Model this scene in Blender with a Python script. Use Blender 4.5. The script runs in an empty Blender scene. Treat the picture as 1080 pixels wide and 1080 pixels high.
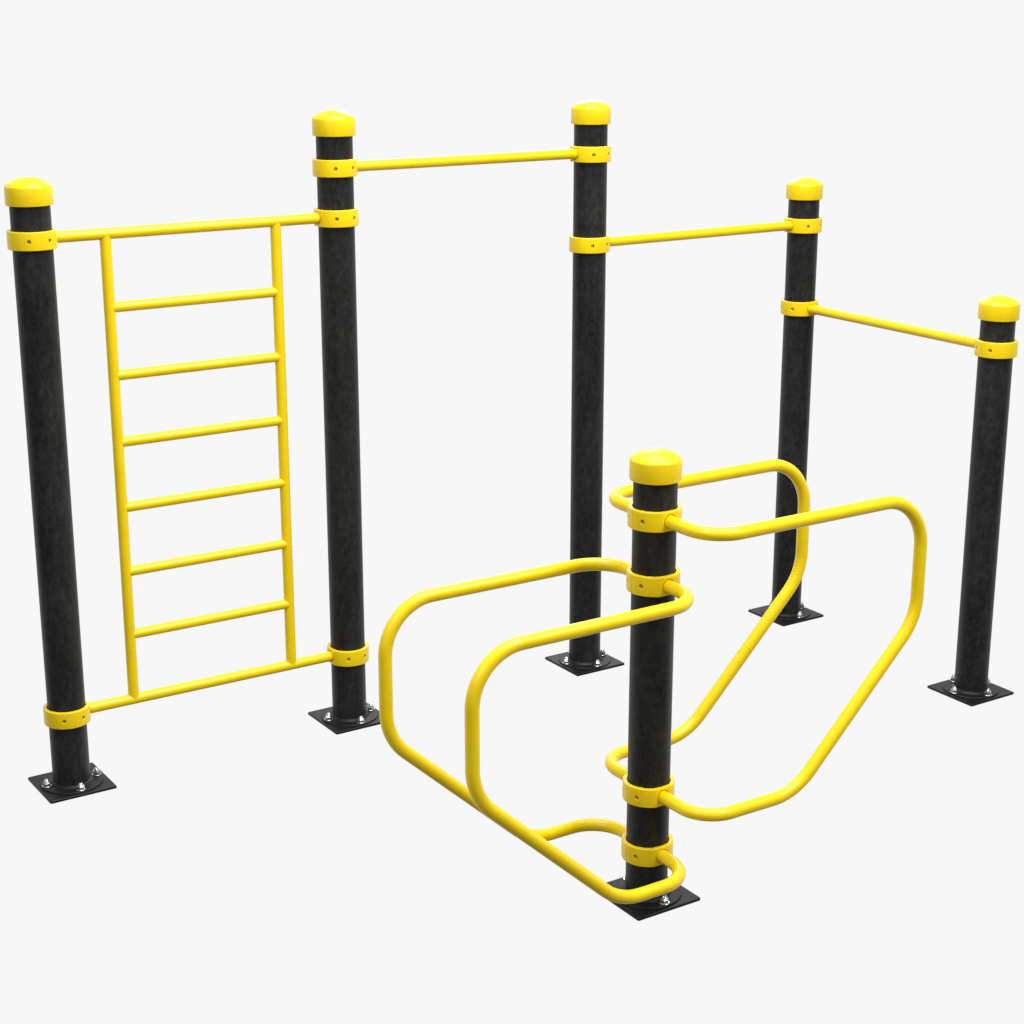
import bpy, bmesh, math
from mathutils import Vector, Matrix

scene = bpy.context.scene
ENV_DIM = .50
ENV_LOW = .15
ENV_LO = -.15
ENV_BELOW = .16
col = scene.collection
PI = math.pi

# ------------------------------------------------------------------ materials
def new_mat(name):
    m = bpy.data.materials.new(name)
    m.use_nodes = True
    nt = m.node_tree
    for n in list(nt.nodes):
        nt.nodes.remove(n)
    out = nt.nodes.new('ShaderNodeOutputMaterial')
    b = nt.nodes.new('ShaderNodeBsdfPrincipled')
    nt.links.new(b.outputs['BSDF'], out.inputs['Surface'])
    return m, nt, b

def noise(nt, vec, scale, detail=4, rough=.55, stretch=None):
    n = nt.nodes.new('ShaderNodeTexNoise')
    n.inputs['Scale'].default_value = scale
    n.inputs['Detail'].default_value = detail
    n.inputs['Roughness'].default_value = rough
    if stretch:
        mp = nt.nodes.new('ShaderNodeMapping')
        mp.inputs['Scale'].default_value = stretch
        nt.links.new(vec, mp.inputs['Vector'])
        vec = mp.outputs['Vector']
    nt.links.new(vec, n.inputs['Vector'])
    return n.outputs['Fac']

def ramp(nt, fac, stops):
    r = nt.nodes.new('ShaderNodeValToRGB')
    el = r.color_ramp.elements
    while len(el) < len(stops):
        el.new(.5)
    for e, (p, c) in zip(el, stops):
        e.position = p
        e.color = c if len(c) == 4 else (*c, 1)
    nt.links.new(fac, r.inputs['Fac'])
    return r.outputs['Color']

def math_node(nt, op, a, b):
    n = nt.nodes.new('ShaderNodeMath')
    n.operation = op
    for i, v in enumerate((a, b)):
        if isinstance(v, (int, float)):
            n.inputs[i].default_value = v
        else:
            nt.links.new(v, n.inputs[i])
    return n.outputs[0]

def bump(nt, b, h, strength, dist):
    n = nt.nodes.new('ShaderNodeBump')
    n.inputs['Strength'].default_value = strength
    n.inputs['Distance'].default_value = dist
    nt.links.new(h, n.inputs['Height'])
    nt.links.new(n.outputs['Normal'], b.inputs['Normal'])

def world_vec(nt):
    g = nt.nodes.new('ShaderNodeNewGeometry')
    return g.outputs['Position']

def yellow_paint(name, base, dirty, rough0, rough1):
    m, nt, b = new_mat(name)
    v = world_vec(nt)
    f1 = noise(nt, v, 9, 5, .6)
    f2 = noise(nt, v, 55, 3, .6)
    mix = math_node(nt, 'ADD', math_node(nt, 'MULTIPLY', f1, .7), math_node(nt, 'MULTIPLY', f2, .3))
    c = ramp(nt, mix, [(.36, dirty), (.52, base), (1, base)])
    nt.links.new(c, b.inputs['Base Color'])
    r = ramp(nt, f2, [(.3, (rough0,) * 3), (.7, (rough1,) * 3)])
    nt.links.new(r, b.inputs['Roughness'])
    b.inputs['Specular IOR Level'].default_value = .40
    bump(nt, b, noise(nt, v, 420, 3, .6), .06, .0008)
    return m

M_yellow = yellow_paint('yellow_powder_coat', (.86, .618, .003), (.82, .575, .003), .26, .36)

def black_metal(name, lo, hi, stretch):
    m, nt, b = new_mat(name)
    v = world_vec(nt)
    f1 = noise(nt, v, 7, 7, .65, stretch)
    f2 = noise(nt, v, 60, 7, .75, (1, 1, .6))
    f3 = noise(nt, v, 260, 3, .6)
    mix = math_node(nt, 'ADD', math_node(nt, 'MULTIPLY', f1, .42), math_node(nt, 'MULTIPLY', f2, .58))
    c = ramp(nt, mix, [(.36, lo), (.5, tuple(x * .62 + y * .38 for x, y in zip(lo, hi))), (.66, hi)])
    nt.links.new(c, b.inputs['Base Color'])
    r = ramp(nt, mix, [(.35, (.34,) * 3), (.65, (.56,) * 3)])
    nt.links.new(r, b.inputs['Roughness'])
    b.inputs['Specular IOR Level'].default_value = .24
    bump(nt, b, math_node(nt, 'ADD', f3, math_node(nt, 'MULTIPLY', f2, 1.5)), .22, .0015)
    return m

M_black = black_metal('black_pole_coating', (.0052, .0052, .0053), (.033, .0325, .0318), (1, 1, .45))
M_plate = black_metal('black_plate_coating', (.0042, .0042, .0040), (.0100, .0100, .0092), (1, 1, 1))

def steel(name, c, rough, n_scale=300):
    m, nt, b = new_mat(name)
    v = world_vec(nt)
    f = noise(nt, v, n_scale, 3, .6)
    nt.links.new(ramp(nt, f, [(.3, tuple(x * .8 for x in c)), (.7, c)]), b.inputs['Base Color'])
    b.inputs['Metallic'].default_value = 1
    b.inputs['Roughness'].default_value = rough
    return m

M_steel = steel('zinc_plated_steel', (.60, .60, .60), .28)
M_screw = steel('dark_screw_steel', (.55, .50, .44), .25)

# ------------------------------------------------------------------ mesh helpers
def finish(name, bm, mat, parent=None, loc=(0, 0, 0), rz=0, angle=32):
    bmesh.ops.recalc_face_normals(bm, faces=bm.faces)
    me = bpy.data.meshes.new(name)
    bm.to_mesh(me)
    bm.free()
    me.materials.append(mat)
    for p in me.polygons:
        p.use_smooth = True
    me.set_sharp_from_angle(angle=math.radians(angle))
    o = bpy.data.objects.new(name, me)
    col.objects.link(o)
    o.location = loc
    o.rotation_euler = (0, 0, rz)
    o.parent = parent
    return o

def lathe(bm, prof, seg=64, closed=False, rfun=None, center=(0, 0)):
    """revolve (r, z) profile about z; r == 0 gives a pole vertex"""
    rings = []
    for r, z in prof:
        if r < 1e-7:
            rings.append([bm.verts.new((center[0], center[1], z))])
        else:
            ring = []
            for k in range(seg):
                a = 2 * PI * k / seg
                rr = rfun(r, a) if rfun else r
                ring.append(bm.verts.new((center[0] + rr * math.cos(a), center[1] + rr * math.sin(a), z)))
            rings.append(ring)
    pairs = list(zip(rings, rings[1:]))
    if closed:
        pairs.append((rings[-1], rings[0]))
    for A, B in pairs:
        for k in range(seg):
            k2 = (k + 1) % seg
            if len(A) == 1 and len(B) == 1:
                continue
            if len(A) == 1:
                bm.faces.new((A[0], B[k], B[k2]))
            elif len(B) == 1:
                bm.faces.new((A[k], B[0], A[k2]))
            else:
                bm.faces.new((A[k], B[k], B[k2], A[k2]))

def round_path(pts, radii, step=math.radians(3)):
    """polyline with circular fillets: radii belong to the inner corners"""
    P = [Vector(p) for p in pts]
    out = [P[0]]
    for i in range(1, len(P) - 1):
        a, b, c = P[i - 1], P[i], P[i + 1]
        u, v = (a - b).normalized(), (c - b).normalized()
        phi = u.angle(v)
        turn = PI - phi
        R = radii[i - 1]
        t = R / math.tan(phi / 2)
        s, e = b + u * t, b + v * t
        cen = b + (u + v).normalized() * (R / math.sin(phi / 2))
        n = max(4, int(turn / step))
        ss, ee = s - cen, e - cen
        for k in range(n + 1):
            f = k / n
            w = (ss * math.sin((1 - f) * turn) + ee * math.sin(f * turn)) / math.sin(turn)
            out.append(cen + w)
    out.append(P[-1])
    return out

def tube(bm, path, r, seg=28):
    T = []
    n = len(path)
    for i in range(n):
        a = path[max(i - 1, 0)]
        b = path[min(i + 1, n - 1)]
        T.append((b - a).normalized())
    up = Vector((0, 0, 1)) if abs(T[0].z) < .9 else Vector((1, 0, 0))
    N = (up - T[0] * up.dot(T[0])).normalized()
    rings = []
    for i in range(n):
        if i:
            q = T[i - 1].rotation_difference(T[i])
            N = q @ N
            N = (N - T[i] * N.dot(T[i])).normalized()
        B = T[i].cross(N)
        rings.append([bm.verts.new(path[i] + (N * math.cos(2 * PI * k / seg) + B * math.sin(2 * PI * k / seg)) * r)
                      for k in range(seg)])
    for A, B in zip(rings, rings[1:]):
        for k in range(seg):
            k2 = (k + 1) % seg
            bm.faces.new((A[k], A[k2], B[k2], B[k]))
    bm.faces.new(rings[0])
    bm.faces.new(rings[-1])

def bar(name, a, b, r, parent, mat=None):
    bm = bmesh.new()
    a, b = Vector(a), Vector(b)
    n = 12
    tube(bm, [a.lerp(b, i / n) for i in range(n + 1)], r)
    return finish(name, bm, mat or M_yellow, parent)

def empty(name, loc=(0, 0, 0)):
    o = bpy.data.objects.new(name, None)
    o.empty_display_size = .2
    o.location = loc
    col.objects.link(o)
    return o

def copy_child(o, parent, loc=None, rz=None):
    c = o.copy()
    col.objects.link(c)
    c.parent = parent
    if loc is not None:
        c.location = loc
    if rz is not None:
        c.rotation_euler = (0, 0, rz)
    return c

# ------------------------------------------------------------------ dimensions
RP = .0635          # pole radius
RC = .0777          # clamp collar radius
RCAP = .0748
HC = .0585          # collar height
HALF = .118         # base plate half side
TP = .0100          # plate thickness

# ---- base plate with its raised ring (one mesh) --------------------------------
def plate_mesh(parent):
    bm = bmesh.new()
    bv = .0018
    # bevelled square slab, slightly softened corners
    def outline(h, c=.005):
        pts = []
        for sx, sy, a0 in ((1, 1, 0), (-1, 1, 90), (-1, -1, 180), (1, -1, 270)):
            for k in range(4):
                a = math.radians(a0 + 30 * k)
                pts.append((sx * (h - c) + c * math.cos(a), sy * (h - c) + c * math.sin(a)))
        return pts
    rings = []
    for h, z in ((HALF - bv, -TP), (HALF, -TP + bv), (HALF, -bv), (HALF - bv, 0)):
        rings.append([bm.verts.new((x, y, z)) for x, y in outline(h)])
    for A, B in zip(rings, rings[1:]):
        for k in range(len(A)):
            k2 = (k + 1) % len(A)
            bm.faces.new((A[k], A[k2], B[k2], B[k]))
    bm.faces.new(rings[0])
    bm.faces.new(rings[-1])
    # raised flange disc, and the weld bead round the foot of the pole
    lathe(bm, [(.1075, -.001), (.1072, .0030), (.1055, .0046), (.078, .0050), (.0755, .0053), (.0735, .0075), (.0700, .0112), (.0655, .0135), (.0625, .0142)], 72)
    return finish('base_plate', bm, M_plate, parent, angle=28)

def cap_mesh(parent, z):
    bm = bmesh.new()
    prof = [(RP - .001, .004), (RP + .002, 0), (RCAP - .003, 0), (RCAP - .0008, .0008), (RCAP, .003), (RCAP, .0555), (RCAP - .0006, .0585), (RCAP - .0024, .0612), (RCAP - .005, .0632)]
    # shallow dome
    r0, z0, z1 = RCAP - .005, .0632, .0872
    n = 14
    for k in range(1, n + 1):
        f = k / n
        r = r0 * math.cos(f * PI / 2)
        g = 1 - (r / r0) ** 2
        prof.append((r if k < n else 0, z0 + (z1 - z0) * (g * .70 + math.sqrt(max(g, 0)) * .30)))
    lathe(bm, prof, 72)
    return finish('post_cap', bm, M_yellow, parent, loc=(0, 0, z), angle=40)

def bolt_mesh(parent, loc, rz):
    bm = bmesh.new()
    z = 0.0
    lathe(bm, [(.0, 0), (.0165, 0), (.0168, .0006), (.0168, .0022), (.0160, .0030), (0, .0030)], 28)
    def hexa(r0, z0, h, c=.0012):
        rings = []
        for r, zz in ((r0 - c, z0), (r0, z0 + c), (r0, z0 + h - c), (r0 - c * 1.4, z0 + h)):
            rings.append([bm.verts.new((r * math.cos(k * PI / 3 + .3), r * math.sin(k * PI / 3 + .3), zz)) for k in range(6)])
        for A, B in zip(rings, rings[1:]):
            for k in range(6):
                bm.faces.new((A[k], A[(k + 1) % 6], B[(k + 1) % 6], B[k]))
        bm.faces.new(rings[0]); bm.faces.new(rings[-1])
    hexa(.0140, .0031, .0105)
    hexa(.0118, .0133, .0045)
    # threaded stud with ridges and a rounded end
    prof = [(.0, .0172)]
    zz = .0174
    while zz < .0215:
        prof += [(.0076, zz), (.0068, zz + .0009)]
        zz += .0018
    prof += [(.0074, .0228), (.0060, .0250), (0, .0262)]
    lathe(bm, prof, 20)
    return finish('anchor_bolt', bm, M_steel, parent, loc=loc, rz=rz, angle=25)

# ---- clamp collar: two half shells, flats where a tube meets it ------------------
SCREW_AZ = [math.radians(a) for a in (90 - 26, 90 + 26, 270 - 26, 270 + 26)]

def collar_profile_mesh(flats):
    """attachment along local +x (and -x); seams at +-y"""
    def rf(r, a):
        if r < RC - .012:
            return r
        rr = r
        for f in flats:
            d = abs((a - f + PI) % (2 * PI) - PI)
            lim = RC * math.cos(math.radians(20.5))
            if d < math.radians(60):
                rr = min(rr, (lim - (RC - r)) / math.cos(d))
        for s in (PI / 2, 3 * PI / 2):
            d = abs((a - s + PI) % (2 * PI) - PI)
            if d < math.radians(.95):
                rr -= .0011
        return rr
    bm = bmesh.new()
    h = HC / 2
    b = .0030
    prof = [(.0650, -h + .0008), (.0658, -h)]
    for k in range(0, 6):
        a = PI / 2 * k / 5
        prof.append((RC - b + b * math.sin(a), -h + b - b * math.cos(a)))
    for k in range(0, 6):
        a = PI / 2 * k / 5
        prof.append((RC - b + b * math.cos(a), h - b + b * math.sin(a)))
    prof += [(.0658, h), (.0650, h - .0008)]
    lathe(bm, prof, 240, closed=True, rfun=rf)
    return bm

def make_collar_mesh(flats, nm):
    bm = collar_profile_mesh(flats)
    bmesh.ops.recalc_face_normals(bm, faces=bm.faces)
    me = bpy.data.meshes.new(nm); bm.to_mesh(me); bm.free()
    body = bpy.data.objects.new(nm, me); col.objects.link(body)
    # drill the four countersunk screw holes
    cb = bmesh.new()
    for az in SCREW_AZ:
        M = Matrix.Rotation(az, 4, 'Z') @ Matrix.Rotation(PI / 2, 4, 'Y')
        seg = 24
        rings = []
        for r, x in ((.0064, .0672), (.0064, RC - .0012), (.0080, RC + .0006), (.0080, RC + .01)):
            rings.append([cb.verts.new(M @ Vector((r * math.cos(2 * PI * k / seg), r * math.sin(2 * PI * k / seg), x))) for k in range(seg)])
        for A, B in zip(rings, rings[1:]):
            for k in range(seg):
                cb.faces.new((A[k], A[(k + 1) % seg], B[(k + 1) % seg], B[k]))
        cb.faces.new(rings[0]); cb.faces.new(rings[-1])
    # groove round the tube socket in each flat
    for az in flats:
        M = Matrix.Rotation(az, 4, 'Z') @ Matrix.Rotation(PI / 2, 4, 'Y')
        seg = 40
        xf = RC * math.cos(math.radians(20.5))
        rings = []
        for x in (xf - .0042, RC + .01):
            rings.append([cb.verts.new(M @ Vector((.0220 * math.cos(2 * PI * k / seg), .0220 * math.sin(2 * PI * k / seg), x))) for k in range(seg)])
        for k in range(seg):
            cb.faces.new((rings[0][k], rings[0][(k + 1) % seg], rings[1][(k + 1) % seg], rings[1][k]))
        cb.faces.new(rings[0]); cb.faces.new(rings[-1])
    bmesh.ops.recalc_face_normals(cb, faces=cb.faces)
    cm = bpy.data.meshes.new('drill'); cb.to_mesh(cm); cb.free()
    cut = bpy.data.objects.new('drill', cm); col.objects.link(cut)
    mod = body.modifiers.new('holes', 'BOOLEAN')
    mod.operation = 'DIFFERENCE'; mod.object = cut; mod.solver = 'EXACT'
    bpy.context.view_layer.update()
    dg = bpy.context.evaluated_depsgraph_get()
    out = bpy.data.meshes.new_from_object(body.evaluated_get(dg))
    out.name = nm
    out.materials.clear(); out.materials.append(M_yellow)
    for p in out.polygons:
        p.use_smooth = True
    out.set_sharp_from_angle(angle=math.radians(24))
    bpy.data.objects.remove(body); bpy.data.objects.remove(cut)
    return out

ME_collar_one = make_collar_mesh([0.0], 'clamp_collar')
ME_collar_two = make_collar_mesh([0.0, PI], 'clamp_collar_pair')

def screw_mesh():
    bm = bmesh.new()
    # button head with a hex socket, axis +z
    seg = 24
    lathe(bm, [(0, -.0065), (.0062, -.0065), (.0062, -.0048), (.0040, -.0046), (.0038, -.0030), (.0026, -.0012), (.0012, -.0004), (0, -.0002)], seg)
    me = bpy.data.meshes.new('clamp_screw')
    bmesh.ops.recalc_face_normals(bm, faces=bm.faces)
    bm.to_mesh(me); bm.free()
    me.materials.append(M_screw)
    for p in me.polygons:
        p.use_smooth = True
    me.set_sharp_from_angle(angle=math.radians(30))
    return me
ME_screw = screw_mesh()

def collar(root, x, y, z, az, two=False):
    c = bpy.data.objects.new('clamp_collar', ME_collar_two if two else ME_collar_one)
    col.objects.link(c)
    c.parent = root
    c.location = (x, y, z)
    c.rotation_euler = (0, 0, az)
    for a in SCREW_AZ:
        s = bpy.data.objects.new('clamp_screw', ME_screw)
        col.objects.link(s)
        s.parent = c
        r = RC - .0042
        s.location = (r * math.cos(a), r * math.sin(a), 0)
        s.rotation_euler = (0, PI / 2, a)
    return c

# ---- posts ----------------------------------------------------------------------
proto = {}
def make_post(root, x, y, top, label=None):
    """post > base_plate, anchor_bolt x4, post_cap; top = underside of the cap"""
    bm = bmesh.new()
    nz = 24
    lathe(bm, [(RP - .004, -.002)] + [(RP, .001 + (top + .02) * k / nz) for k in range(nz + 1)] + [(0, top + .022)], 72)
    p = finish('post', bm, M_black, root, loc=(x, y, 0), angle=40)
    if label:
        p['label'] = label
    if not proto:
        proto['plate'] = plate_mesh(p)
        proto['cap'] = cap_mesh(p, top)
        rb = .089
        proto['bolts'] = []
        for k in range(4):
            a = k * PI / 2
            proto['bolts'].append(bolt_mesh(p, (rb * math.cos(a), rb * math.sin(a), .0046), .35 * k + .2))
    else:
        copy_child(proto['plate'], p)
        copy_child(proto['cap'], p, (0, 0, top))
        for k, b in enumerate(proto['bolts']):
            copy_child(b, p, None, (x * 3.1 + y * 1.7 + k * .6) % 1.04)
    return p

# ================================================================== the rig
S = 1.085
rig = empty('pull_up_rig', (0, 0, 0))
rig['label'] = 'long rig of five black posts with yellow ladder and stepped pull-up bars'
rig['category'] = 'workout rig'

make_post(rig, 0, -S, 1.980)
make_post(rig, 0, 0, 2.1505)
make_post(rig, 0, S, 2.1500)
make_post(rig, 0, 2 * S, 1.806)
make_post(rig, S, 2 * S, 1.465, 'shortest black post at the end of the rig')

UP, DN, EA, WE = PI / 2, -PI / 2, 0.0, PI
ZL0, ZL1 = .2545, 1.872
collar(rig, 0, -S, ZL1, UP); collar(rig, 0, -S, ZL0, UP)
collar(rig, 0, 0, ZL1, DN);  collar(rig, 0, 0, ZL0, DN)
collar(rig, 0, 0, 2.043, UP); collar(rig, 0, S, 2.040, DN)
collar(rig, 0, S, 1.700, UP); collar(rig, 0, 2 * S, 1.700, DN)
collar(rig, 0, 2 * S, 1.3565, EA); collar(rig, S, 2 * S, 1.3575, WE)

RB = .0188
e = .0680
bar('pull_up_bar', (0, e, 2.0415), (0, S - e, 2.0415), RB, rig)
bar('pull_up_bar', (0, S + e, 1.700), (0, 2 * S - e, 1.700), RB, rig)
bar('pull_up_bar', (e, 2 * S, 1.357), (S - e, 2 * S, 1.357), RB, rig)

# the ladder between the first two posts
lad_root = empty('ladder')
lad_root.parent = rig
for zr in (ZL0, ZL1):
    bar('rail', (0, -S + e, zr), (0, -e, zr), RB, lad_root)
ya, yb = -.8435, -.2345
bar('stile', (0, ya, ZL0 + .004), (0, ya, ZL1 - .004), RB - .0002, lad_root)
bar('stile', (0, yb, ZL0 + .004), (0, yb, ZL1 - .004), RB - .0002, lad_root)
for k in range(6):
    z = 1.630 - .2276 * k
    bar('rung', (0, ya + .008, z), (0, yb - .008, z), RB - .0012, lad_root)

# ================================================================== the dip station
X6, Y6 = 1.7215, .0978
dip = empty('dip_bar_station', (X6, Y6, 0))
dip['label'] = 'low black post with curved yellow dip bars looping out on both sides'
dip['category'] = 'dip station'
make_post(dip, 0, 0, 1.2990)
for z in (1.1905, .9990, .3440, .1515):
    collar(dip, 0, 0, z, 0, True)

RD = .0196
def dip_bar(sx, sy, d, ztop, zbot, yfar, zc, yc, R):
    pts = [(sx * e, 0, ztop), (sx * d, 0, ztop), (sx * d, sy * yfar, ztop), (sx * d, sy * yfar, zc),
           (sx * d, sy * yc, zbot), (sx * d, 0, zbot), (sx * e, 0, zbot)]
    bm = bmesh.new()
    tube(bm, round_path(pts, R), RD, 32)
    return finish('dip_bar', bm, M_yellow, dip)

for sx in (1, -1):
    dip_bar(sx, 1, .2600 if sx > 0 else .2565, 1.1885, .3430, .8040, .8060, .3430, (.100, .155, .18, .20, .100))
    dip_bar(sx, -1, .2300, .9970, .1520, .7580, .5970, .2690, (.115, .155, .18, .19, .115))

# ================================================================== world (white in view, dimmed elsewhere)
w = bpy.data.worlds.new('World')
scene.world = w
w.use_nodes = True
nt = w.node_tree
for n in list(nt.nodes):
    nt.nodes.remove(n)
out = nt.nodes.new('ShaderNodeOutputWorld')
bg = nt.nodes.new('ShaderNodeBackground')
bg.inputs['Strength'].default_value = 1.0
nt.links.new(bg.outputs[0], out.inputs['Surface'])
# made-up surround: even white along the view, dimmed behind the camera for shading contrast
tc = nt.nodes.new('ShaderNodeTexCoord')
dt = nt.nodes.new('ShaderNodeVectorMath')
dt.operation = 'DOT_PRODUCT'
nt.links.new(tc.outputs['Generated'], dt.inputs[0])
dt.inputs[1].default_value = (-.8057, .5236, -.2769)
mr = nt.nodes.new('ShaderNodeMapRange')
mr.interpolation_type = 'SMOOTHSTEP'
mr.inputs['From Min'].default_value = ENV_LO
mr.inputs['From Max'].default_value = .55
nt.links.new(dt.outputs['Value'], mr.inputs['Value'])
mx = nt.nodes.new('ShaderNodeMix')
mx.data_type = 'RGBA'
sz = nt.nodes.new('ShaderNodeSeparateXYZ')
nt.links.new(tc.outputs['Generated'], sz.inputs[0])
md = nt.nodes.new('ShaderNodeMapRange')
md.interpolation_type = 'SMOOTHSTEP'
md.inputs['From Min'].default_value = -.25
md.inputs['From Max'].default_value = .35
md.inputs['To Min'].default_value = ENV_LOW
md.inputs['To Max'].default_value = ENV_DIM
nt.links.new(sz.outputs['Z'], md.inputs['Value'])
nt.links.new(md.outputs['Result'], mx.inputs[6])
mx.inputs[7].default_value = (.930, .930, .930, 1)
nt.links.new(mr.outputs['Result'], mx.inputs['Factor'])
# no floor here: directions straight down are dimmed too, to darken undersides
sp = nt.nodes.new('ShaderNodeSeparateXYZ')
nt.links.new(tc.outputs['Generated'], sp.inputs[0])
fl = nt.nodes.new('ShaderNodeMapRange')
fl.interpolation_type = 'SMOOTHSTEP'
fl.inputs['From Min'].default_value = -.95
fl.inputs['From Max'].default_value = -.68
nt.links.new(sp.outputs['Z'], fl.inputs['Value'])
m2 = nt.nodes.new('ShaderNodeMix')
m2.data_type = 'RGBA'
m2.inputs[6].default_value = (ENV_BELOW, ENV_BELOW, ENV_BELOW, 1)
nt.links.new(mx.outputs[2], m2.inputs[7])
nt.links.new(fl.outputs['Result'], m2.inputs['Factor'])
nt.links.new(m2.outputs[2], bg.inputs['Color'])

def area(name, loc, target, size, power, color=(1, 1, 1), size_y=None):
    L = bpy.data.lights.new(name, 'AREA')
    L.shape = 'RECTANGLE'
    L.size = size
    L.size_y = size_y or size
    L.energy = power
    L.color = color
    o = bpy.data.objects.new(name, L)
    col.objects.link(o)
    o.location = loc
    o.rotation_euler = (Vector(target) - Vector(loc)).to_track_quat('-Z', 'Y').to_euler()
    return o

area('overhead_softbox', (1.4, .2, 5.4), (.9, .5, 0), 3.2, 250)
area('key_softbox', (4.8, 1.6, 5.0), (.7, .6, 1.3), 1.8, 190)
area('fill_softbox', (3.6, -4.6, 4.4), (.4, -.2, 1.5), 1.8, 90)
area('rim_softbox', (-5.0, 4.2, 5.0), (.8, .5, 1.2), 2.2, 140)

# ================================================================== camera
cam = bpy.data.cameras.new('Camera')
co = bpy.data.objects.new('Camera', cam)
col.objects.link(co)
scene.camera = co
f_px, pitch, yaw = 1900.98, .28059, -.99448
Rt = Vector((math.cos(yaw), -math.sin(yaw), 0))
Fw = Vector((math.sin(yaw) * math.cos(pitch), math.cos(yaw) * math.cos(pitch), -math.sin(pitch)))
Up = Rt.cross(Fw)
Mx = Matrix((Rt, Up, -Fw)).transposed().to_4x4()
Mx.translation = Vector((5.63924, -2.93392, 2.62353))
co.matrix_world = Mx
cam.sensor_width = 36
cam.sensor_fit = 'HORIZONTAL'
cam.lens = 36 * f_px / 1080
cam.clip_start = .05
cam.clip_end = 200

# ================================================================== render
scene.render.engine = 'CYCLES'
scene.render.resolution_x = 1024
scene.render.resolution_y = 1024
vs = scene.view_settings
scene.display_settings.display_device = 'sRGB'
vs.view_transform = 'Standard'
vs.look = 'None'
vs.exposure = 0
vs.gamma = 1
vs.use_curve_mapping = False
